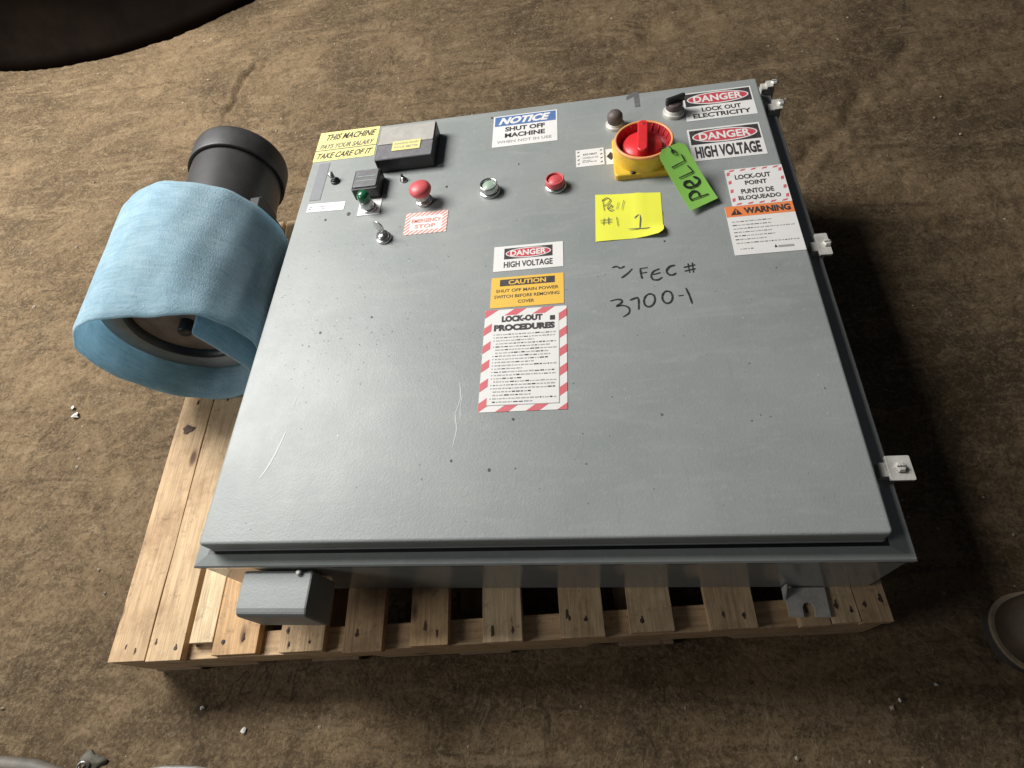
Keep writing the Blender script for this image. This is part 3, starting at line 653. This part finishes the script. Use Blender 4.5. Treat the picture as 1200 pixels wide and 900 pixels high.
# two dark boots near top right
o = lathe_part('pilot_light', enc, .634, .812, nut_ring(.0185, .006, .0150, .010) + [(.0001, .010)], 'zinc', 'dark domed pilot light')
b = MB(); b.lathe((0, 0, 0), [(.0140, .010), (.0150, .016), (.0145, .024), (.011, .029), (.005, .0315), (.0001, .032)], 'mauve', 28); b.build('lens', o)
o = lathe_part('selector_switch', enc, .747, .828, nut_ring(.0205, .007, .0165, .013) + [(.0001, .013)], 'zinc', 'dark selector switch with a lever knob')
b = MB(); b.lathe((0, 0, 0), [(.0155, .012), (.0160, .022), (.0145, .026), (.0001, .0265)], 'mauve', 28); b.rbox(-.018, .021, -.0045, .0045, .024, .036, .004, 'black', 3, .002); b.build('selector_knob', o, M4=Matrix.Rotation(.35, 4, 'Z'))
# rotary disconnect
RX, RY = .679, .708
b = MB(); b.rbox(RX - .0545, RX + .0525, RY - .053, RY + .053, TZ, TZ + .012, .008, 'yellow', 4, .003)
rot = b.build('rotary_disconnect', enc, 'yellow and red rotary disconnect switch')
b = MB(); b.lathe((RX, RY, TZ), [(.0525, .011), (.0530, .020), (.0522, .034), (.0520, .039)], 'yellow', 48); b.build('switch_body', rot)
b = MB(); b.lathe((RX, RY, TZ), [(.0522, .0385), (.0528, .041), (.0515, .0435), (.0485, .0435), (.0475, .0410)], 'rim', 48); b.build('switch_rim', rot)
b = MB(); b.lathe((RX, RY, TZ), [(.0477, .0420), (.0440, .029), (.0400, .021), (.0001, .021)], 'redin', 48)
for k in range(22):
    a = k * 2 * PI / 22; b.tube([(RX + .0470 * math.cos(a), RY + .0470 * math.sin(a), TZ + .0415), (RX + .0430 * math.cos(a), RY + .0430 * math.sin(a), TZ + .0275)], .0008, 'redknob', 5)
b.build('dial_well', rot)
b = MB(); b.lathe((0, 0, 0), [(.0001, 0), (.035, 0), (.035, .009), (.033, .0125), (.0001, .0125)], 'redknob', 36)
b.rbox(-.0095, .0095, -.040, .043, .011, .030, .0093, 'redknob', 5, .003)
b.lathe((0, .031, .0302), [(.0040, 0), (.0028, .0006), (.0001, .0006)], 'redin', 12)
b.build('switch_handle', rot, M4=Matrix.Translation((RX - .002, RY, TZ + .0215)) @ Matrix.Rotation(-.10, 4, 'Z'))
for (sx, sy) in ((-.022, -.0480), (.044, .046)):
    b = MB(); b.lathe((RX + sx, RY + sy, TZ + .012), [(.005, 0), (.0045, .002), (.0001, .0022)], 'black', 12); b.build('screw', rot)
# ---- junction box on the near side wall
b = MB(); jz0, jz1 = TZ - .132, TZ - .052
prof = [(-.024, jz0), (-.024, jz1), (-.076, jz1), (-.0835, jz1 - .003), (-.0865, jz1 - .010), (-.0870, jz0 + .004), (-.084, jz0)]
vs_ = [(x, y, z) for x in (.049, .157) for (y, z) in prof]; n = len(prof)
b.add(vs_, [(k, (k + 1) % n, n + (k + 1) % n, n + k) for k in range(n)] + [tuple(range(n - 1, -1, -1)), tuple(range(n, 2 * n))], 'door')
jb = b.build('junction_box', enc, 'small grey junction box on the lower side wall, at left', bev=.003)
b = MB(); b.lathe((.137, -.028, jz1 + .002), [(.0045, 0), (.004, .003), (.0001, .003)], 'zinc', 6); b.build('screw', jb)
# ---- mounting foot
b = MB(); fz = PZ + .0015
b.add([(.828, -.0212, fz), (.884, -.0212, fz), (.884, -.062, fz), (.864, -.062, fz), (.864, -.048, fz), (.861, -.0435, fz), (.856, -.042, fz), (.851, -.0435, fz), (.848, -.048, fz), (.848, -.062, fz), (.828, -.062, fz)], [tuple(range(11))[::-1]], 'zinc')
ft = b.build('mounting_foot', enc, 'slotted zinc mounting foot under the lower wall'); s_ = ft.modifiers.new('thick', 'SOLIDIFY'); s_.thickness = .0035; s_.offset = 0
ft.location.z = .002
b = MB(); b.add([(.828, -.0215, fz), (.828, -.040, fz), (.828, -.0215, fz + .026), (.8245, -.0215, fz), (.8245, -.040, fz), (.8245, -.0215, fz + .026)], [(0, 1, 2), (5, 4, 3), (0, 3, 4, 1), (1, 4, 5, 2), (2, 5, 3, 0)], 'zinc'); b.build('foot_gusset', ft, bev=.0005)
# ---- door clamps along the right side
def clamp(y, lab, w_=.030, k=1.0):
    b = MB(); x0 = .9405
    b.box(x0 - .012, x0 + .012, y - .010, y + .010, TZ - .060, TZ - .024, 'zinc')
    cl = b.build('door_clamp', enc, lab, bev=.0012)
    b = MB(); b.rbox(x0 - .003, x0 + .027 * k, y - w_ / 2, y + w_ / 2, TZ - .0235, TZ - .0195, .002, 'zinc', 2, .0005); b.build('clamp_plate', cl)
    b = MB(); b.lathe((x0 + .012, y, TZ - .0193), [(.0075, 0), (.0075, .0025), (.0055, .0048), (.002, .0052), (.0001, .0040)], 'zinc', 6, smooth=False)
    b.rect(x0 + .0065, y - .0007, x0 + .0175, y + .0007, 'i_black', TZ - .0138); b.build('clamp_screw', cl)
clamp(.091, 'zinc door clamp nearest the bottom right corner', .034)
clamp(.480, 'zinc door clamp halfway up the right side', .046, .62)
clamp(.846, 'zinc door clamp near the top right corner', .030, .5)
clamp(.912, 'zinc clamp right at the top right corner', .020, .35)

# ---- things lying on the door
sn = MB(); NX0, NX1, NY0, NY1 = .5835, .6975, .510, .624
n = 12; vs_ = []
for j in range(n + 1):
    for i in range(n + 1):
        u = i / n; v_ = j / n; x = NX0 + (NX1 - NX0) * u + (.004 if j else .004) * v_; y = NY0 + (NY1 - NY0) * v_ - .010 * u * v_
        z = .0011 + .0009 * math.sin(u * 9 + v_ * 2) * .4
        cc = max(0, u - .80 + (0.22 - v_) * .6) if v_ < .22 else 0; z += cc * .028
        if u > .92 and v_ < .08: x -= .003; y += .003
        z += .0011 * math.exp(-((u - .66) / .02) ** 2) + .0008 * math.exp(-((v_ - .5) / .02) ** 2)
        vs_.append((x, y, TZ + z))
sn.add(vs_, [(j * (n + 1) + i, j * (n + 1) + i + 1, (j + 1) * (n + 1) + i + 1, (j + 1) * (n + 1) + i) for j in range(n) for i in range(n)], 'i_note', True)
ST = [[[0.5997, 0.609], [0.6014, 0.5809]], [[0.598, 0.6049], [0.6075, 0.6122], [0.6131, 0.6049], [0.6066, 0.595], [0.6005, 0.5938]], [[0.6091, 0.5861], [0.6153, 0.5895], [0.6125, 0.5942], [0.6076, 0.5864], [0.6117, 0.5794], [0.6178, 0.5819]], [[0.6269, 0.5986], [0.6228, 0.5812]], [[0.6366, 0.6015], [0.6316, 0.5787]], [[0.6004, 0.5621], [0.5982, 0.5459]], [[0.6079, 0.5632], [0.607, 0.5468]], [[0.5928, 0.5577], [0.6135, 0.5583]], [[0.594, 0.5518], [0.6132, 0.5521]], [[0.6217, 0.5621], [0.6227, 0.5406]], [[0.6513, 0.5552], [0.662, 0.562], [0.6589, 0.5298]], [[0.6395, 0.5311], [0.6609, 0.5295], [0.6765, 0.5295]]]
for s_ in ST: sn.stroke(s_, .0018, 'i_faded', TZ + .0029)
so = sn.build('sticky_note'); tag(so, 'bright yellow handwritten note stuck to the door below the rotary switch', 'note')
# green hang tag: hangs by a wire from the switch, resting on the door
A = Vector((.7195, .6655, TZ + .0545)); B = Vector((.7685, .566, TZ + .006)); ax = (B - A); Lt = ax.length; ux = ax.normalized(); vx = Vector((ux.y, -ux.x, 0)).normalized() * -1
if vx.x < 0: vx = -vx
nz = ux.cross(vx); nz = nz if nz.z > 0 else -nz
def tagpt(u, v_, h=0.0):
    """u 0..1 from hung end to free end, v across in metres"""
    sag = -.0025 * math.sin(min(1, u) * PI) + .003 * u ** 3
    return A + ux * (u * Lt) + vx * v_ + nz * (sag + h)
tm = MB(); hw = .0265; nu = 16; vs_ = []; rows = []
for i in range(nu + 1):
    u = i / nu; hwid = hw * min(1, .62 + u * 5); 
    for s_ in (-1, -.5, 0, .5, 1): vs_.append(tagpt(u, s_ * hwid, .0008 * (s_ * s_)))
tm.add(vs_, [(i * 5 + k, i * 5 + k + 1, (i + 1) * 5 + k + 1, (i + 1) * 5 + k) for i in range(nu) for k in range(4)], 'i_lime', False)
def TT(q):   # q = (u metres from the free end, v metres to the right, z)
    p = tagpt(1 - q[0] / Lt, q[1], .0012 + q[2]); return tuple(p)
# letters run from the free end up; letter tops point to the left edge
def L_(u0, pts): return [((u0 + a) * .80, b_ * .88) for a, b_ in pts]
tagstrokes = [L_(.018, [(.000, .018), (.004, -.018)]), L_(.018, [(.002, -.018), (.014, -.017), (.020, -.006), (.014, .002), (.004, .000)]),
              L_(.046, [(.004, .002), (.016, .000), (.018, -.010), (.010, -.014), (.002, -.004), (.003, .012), (.012, .018), (.022, .010)]),
              L_(.076, [(.002, -.016), (.002, .016)]), L_(.076, [(.002, .016), (.020, .012)]),
              L_(.106, [(.000, -.018), (.002, .012)]), L_(.106, [(.002, .012), (.018, .012)])]
for s_ in tagstrokes: tm.stroke(s_, .0034, 'i_marker', .0006, TT)
to = tm.build('hang_tag'); s_ = to.modifiers.new('thick', 'SOLIDIFY'); s_.thickness = .0003
tag(to, 'lime green hang tag lettered PELL, tied to the rotary switch', 'tag')
h0 = tagpt(.10, .0)
wi = MB(); wi.lathe((h0.x, h0.y, h0.z + .0015), [(.0042, 0), (.0042, .0012), (.0026, .0012), (.0026, 0)], 'black', 14)
wi.tube([(h0.x, h0.y, h0.z + .002), (h0.x - .006, h0.y + .010, h0.z + .006), (h0.x - .016, h0.y + .020, h0.z - .004), (h0.x - .024, h0.y + .024, h0.z - .012)], .0008, 'black', 6)
wi.build('tie_wire', to)

# ------------------------------------------------------------------ foam-wrapped cylinder on the pallet
cy = thing('wrapped_filter_cylinder', 'dark grey capped cylinder wrapped in light blue foam, lying left of the cabinet', 'cylinder', (-.1865, .357, PZ + .1595), .074)
cy.rotation_euler = (.010, 0, .074)
R = .159; Lf = .292
rr = random.Random(9)
# foam: thin sheet rolled round the drum, overhanging its near end and sagging there
b = MB(); ns = 128; th = .0085; REC = .072
def foam_pt(a, side, y):
    wob = .0014 * math.sin(3 * a + 5 * y) + .0011 * math.sin(7 * a - 14 * y + 1) + .0008 * math.sin(17 * a + 23 * y)
    r = R - (th if side == 0 else 0) + wob
    ov = max(0, 1 - y / .10) ** 1.4
    x = r * math.cos(a); z = r * math.sin(a)
    sg = math.exp(-((a - 1.35) / .62) ** 2) if a < PI * 1.3 else 0
    z -= .030 * ov * sg + .002 * math.sin(5 * a) * ov
    return x + .004 * ov * math.sin(2 * a), y + .0025 * math.sin(2 * a) + .0012 * math.sin(9 * a), z
ylist = [0, .0022, .008, .02, .035, .05, .065, .08] + [.10 + (Lf - .12) * k / 12 for k in range(13)] + [Lf - .008, Lf - .0022, Lf]
def inset(y):
    d = min(y, Lf - y); return .0035 * max(0, 1 - d / .008) ** 2
vs_ = []; ny_ = len(ylist)
for side in (1, 0):
    for y in ylist:
        for k in range(ns):
            a = 2 * PI * k / ns - PI / 2; x, yy, z = foam_pt(a % (2 * PI), side, y); q = inset(y) * (-1 if side == 1 else 1); r_ = math.hypot(x, z)
            vs_.append((x * (r_ + q) / r_, yy, z * (r_ + q) / r_))
off = ns * ny_; fs = []
for k in range(ns):
    k2 = (k + 1) % ns
    for j in range(ny_ - 1):
        fs.append((j * ns + k, j * ns + k2, (j + 1) * ns + k2, (j + 1) * ns + k)); fs.append((off + j * ns + k2, off + j * ns + k, off + (j + 1) * ns + k, off + (j + 1) * ns + k2))
    for j in (0, ny_ - 1): fs.append((j * ns + k2, j * ns + k, off + j * ns + k, off + j * ns + k2))
b.add(vs_, fs, 'foam', True); b.build('foam_wrap', cy, 'light blue foam sheet rolled round the cylinder')
# inner end of the foam sheet, springing away from the wall inside the opening
fp = [Vector((.066, .060)), Vector((.077, .030)), Vector((.088, -.010)), Vector((.098, -.050)), Vector((.104, -.085)), Vector((.098, -.112)), Vector((.080, -.130)), Vector((.055, -.141))]
b = MB(); vs_ = []; n = len(fp)
for y in (.003, .006, .035, .068):
    for sd in (1, -1):
        for i, p in enumerate(fp):
            t = (fp[min(i + 1, n - 1)] - fp[max(i - 1, 0)]).normalized(); nn = Vector((-t.y, t.x)) * sd * (.0025 if y < .004 else .0042); vs_.append((p.x + nn.x, y, p.y + nn.y))
fs = []
for j in range(3):
    for i in range(n - 1):
        a_ = j * 2 * n + i; c_ = (j + 1) * 2 * n + i
        fs.append((a_, a_ + 1, c_ + 1, c_)); fs.append((a_ + n + 1, a_ + n, c_ + n, c_ + n + 1))
    fs.append((j * 2 * n, (j + 1) * 2 * n, (j + 1) * 2 * n + n, j * 2 * n + n))
fs += [(i + 1, i, n + i, n + i + 1) for i in range(n - 1)]
b.add(vs_, fs, 'foam', True); b.build('foam_flap', cy, subsurf=1)
# inner drum: shell + recessed end plate with hub
b = MB(); ri = R - th - .001
b.lathe((0, 0, 0), [(ri, Lf - .012), (ri, REC + .004), (ri - .004, REC), (ri - .042, REC + .002), (ri - .044, REC + .010)], 'disc', 64, 'y'); b.lathe((0, 0, 0), [(ri, Lf - .012), (.09, Lf - .010), (.0001, Lf - .010)], 'disc', 64, 'y'); b.build('drum', cy)
b = MB(); b.lathe((0, 0, 0), [(ri - .043, REC + .006), (ri - .044, REC - .002), (ri - .050, REC - .002), (ri - .051, REC + .018)], 'black', 64, 'y'); b.build('seal_ring', cy)
b = MB(); b.lathe((0, 0, 0), [(ri - .0505, REC + .014), (.030, REC + .010), (.0001, REC + .010)], 'browngrey', 48, 'y'); pl = b.build('end_plate', cy)
b = MB(); b.lathe((.0, 0, .0), [(.0001, REC - .016), (.011, REC - .016), (.013, REC - .013), (.013, REC + .011)], 'black', 20, 'y'); b.lathe((.022, 0, -.004), [(.0001, REC - .002), (.006, REC - .002), (.006, REC + .011)], 'browngrey', 10, 'y'); b.build('hub', pl)
# neck pipe and cap
b = MB(); b.lathe((.022, 0, 0), [(.0925, Lf - .02), (.0925, .515)], 'pipe', 64, 'y'); b.build('neck_pipe', cy)
b = MB(); b.lathe((.022, 0, 0), [(.0930, .468), (.0990, .466), (.1000, .470), (.1000, .520), (.0985, .527), (.0950, .530), (.0860, .530), (.0840, .526), (.0001, .526)], 'cap', 64, 'y'); b.build('end_cap', cy)
# bracket hidden between cylinder and cabinet
b = MB(); b.box(.085, .118, .30, .37, -.03, .03, 'black'); b.box(.100, .125, .315, .350, -.05, .045, 'black'); b.build('mount_bracket', cy, bev=.003)

# ------------------------------------------------------------------ big black drum, top left
b = MB(); TR = 1.18; prof = [(TR - .012, -.01), (TR, .004), (TR, .05), (TR - .01, .058), (TR - .01, .36), (TR, .37), (TR, .40), (TR - .01, .41), (TR - .01, .84), (TR + .004, .85), (TR + .004, .88), (TR - .02, .885), (.0001, .87)]
b.lathe((0, 0, 0), prof, 'tank', 128); tk = b.build('black_drum'); tk.location = (-1.52, 3.243, 0)
tag(tk, 'huge black round drum standing in the upper left corner', 'drum')

# ------------------------------------------------------------------ boot at the right edge
M['leather'] = simple('brown_boot_leather', (0.050, 0.033, 0.019), 0.7, 0, 0.35, 35, 0.5)
M['sole'] = simple('pale_welt', (0.23, 0.18, 0.12), 0.75, 0, 0.2, 60, 0.3)
M['outsole'] = simple('dark_outsole', (0.045, 0.04, 0.035), 0.8, 0, 0.2, 60, 0.3)
bt = thing('work_boot', 'toe of a brown boot with a pale welt at the right edge', 'boot', (1.297, -.052, 0.0), 0)
bt.rotation_euler = (0, 0, math.radians(187))
# boot local: toe along +x, heel at -x; outline half-widths
def outline(x):   # x from -.15 (heel) to .148 (toe)
    t = (x + .15) / .298
    base = .036 + .0165 * math.sin(PI * min(1, max(0, (t - .15) / 1.1)))
    if t < .12: base *= math.sqrt(max(0, 1 - ((.12 - t) / .12) ** 2))
    if t > .80: base = (.036 + .0165 * math.sin(PI * .65 / 1.1)) * math.sqrt(max(0, 1 - ((t - .80) / .20) ** 2.2))
    return base
cont = []
tt = [0.5 - .5 * math.cos(PI * i / 26) for i in range(27)]
for t in tt: x = -.15 + .298 * t; cont.append((x, outline(x) * 1.06))
for t in reversed(tt[1:-1]): x = -.15 + .298 * t; cont.append((x, -outline(x)))
def slab(z0, z1, grow, mat, name, parent, bev):
    b = MB(); n = len(cont); vs_ = [(x * (1 + grow * 6), y * (1 + grow * 18), z0) for x, y in cont] + [(x * (1 + grow * 6), y * (1 + grow * 18), z1) for x, y in cont]
    b.add(vs_, [(k, (k + 1) % n, n + (k + 1) % n, n + k) for k in range(n)] + [tuple(range(n - 1, -1, -1)), tuple(range(n, 2 * n))], mat); return b.build(name, parent, bev=bev)
slab(-.003, .020, .004, 'outsole', 'outsole', bt, .002); slab(.020, .0265, .0065, 'sole', 'welt', bt, .0015)
b = MB(); n = len(cont); lv = [(.0265, 1.0, 0, 0), (.045, 1.01, 0, 0), (.062, .93, -.004, 0), (.074, .78, -.012, 0), (.085, .66, -.030, .25), (.105, .60, -.055, .5), (.14, .62, -.072, .58), (.20, .66, -.078, .58), (.24, .68, -.078, .58)]
vs_ = []
for (z, sc_, sh, shrink) in lv:
    for (x, y) in cont: vs_.append(((x * (1 - shrink * .62)) * (sc_ * .3 + .7) + sh * .7, y * sc_ * (1 + .35 * shrink), z))
fs = [(l * n + k, l * n + (k + 1) % n, (l + 1) * n + (k + 1) % n, (l + 1) * n + k) for l in range(len(lv) - 1) for k in range(n)] + [tuple(range((len(lv) - 1) * n, len(lv) * n))]
b.add(vs_, fs, 'leather', True); b.build('boot_upper', bt)
b = MB()
for k in range(5):
    x = .055 - k * .018; z = .080 + k * .012; b.tube([(x, -.022, z - .006), (x - .004, 0, z + .006), (x, .022, z - .006)], .002, 'i_tape', 8)
b.build('boot_lace', bt)

# ------------------------------------------------------------------ bottom left oddments, cut by the frame
M['hose'] = simple('grey_rubber_hose', (0.13, 0.115, 0.095), 0.6, 0, 0.25, 30, 0.3)
b = MB(); pts = [(-1.1, -.30), (-.8, -.292), (-.62, -.288), (-.52, -.290), (-.44, -.293), (-.385, -.303), (-.34, -.325), (-.31, -.36), (-.30, -.45), (-.32, -.7)]
b.tube([(x, y, .010 + floor_z(x, y)) for x, y in pts], .0115, 'hose', 14); o = b.build('rubber_hose'); tag(o, 'grey brown rubber hose crossing the bottom left corner', 'hose')
b = MB(); b.lathe((0, 0, 0), [(.0075, 0), (.0095, .003), (.0095, .007), (.0078, .010), (.006, .007), (.006, .003), (.0075, 0)], 'silver', 24); rg = b.build('metal_ring'); rg.location = (-.338, -.2865, .010); rg.rotation_euler = (.35, .2, 0)
tag(rg, 'small shiny metal ring on a rag at the bottom edge, beside the hose', 'ring')
M['rag'] = simple('dirty_rag', (0.10, 0.09, 0.07), 0.9, 0, 0.4, 60, 0.5)
b = MB(); rr = random.Random(2); n = 22; vs_ = [(0, 0, .006)]
for q in (.5, 1.0):
    for k in range(n): a = 2 * PI * k / n; r_ = .024 * q * (1 + .28 * math.sin(3 * a + 1) + .1 * math.sin(7 * a)); vs_.append((r_ * math.cos(a), r_ * math.sin(a) * .8, .006 + .003 * math.sin(5 * a) * q - (.006 if q == 1 else 0)))
b.add(vs_, [(0, 1 + k, 1 + (k + 1) % n) for k in range(n)] + [(1 + k, 1 + n + k, 1 + n + (k + 1) % n, 1 + (k + 1) % n) for k in range(n)], 'rag', True)
o = b.build('crumpled_rag'); o.location = (-.333, -.285, .003); s_ = o.modifiers.new('thick', 'SOLIDIFY'); s_.thickness = .002; tag(o, 'small dirty crumpled rag under the shiny ring', 'rag')
m, nt, bb = nodes('cloudy_plastic'); M['cloudy'] = m
v = mapped(nt); nt.links.new(ramp(nt, noise(nt, v, 40, 5), [(0.3, (0.42, 0.42, 0.40)), (0.7, (0.6, 0.6, 0.57))]), bb.inputs['Base Color']); bb.inputs['Roughness'].default_value = 0.3; bb.inputs['Transmission Weight'].default_value = 0.55
b = MB(); cont2 = []
for k in range(40):
    a = 2 * PI * k / 40; e = 2 / 3.2; cont2.append((.092 * (abs(math.cos(a)) ** e) * (1 if math.cos(a) >= 0 else -1), .07 * (abs(math.sin(a)) ** e) * (1 if math.sin(a) >= 0 else -1)))
rings = [(1.0, 0), (1.02, .004), (1.0, .010), (.97, .012), (.94, .009), (.90, .006), (.0, .006)]
vs_ = [(x * s_, y * s_, z) for (s_, z) in rings[:-1] for (x, y) in cont2]; n = 40
fs = [(l * n + k, l * n + (k + 1) % n, (l + 1) * n + (k + 1) % n, (l + 1) * n + k) for l in range(len(rings) - 2) for k in range(n)] + [tuple(range((len(rings) - 2) * n, (len(rings) - 1) * n))]
b.add(vs_, fs, 'cloudy', True); o = b.build('plastic_lid'); o.location = (-.155, -.352, .004); o.rotation_euler = (0.03, 0, .03)
tag(o, 'cloudy clear plastic lid lying flat at the bottom edge', 'lid')
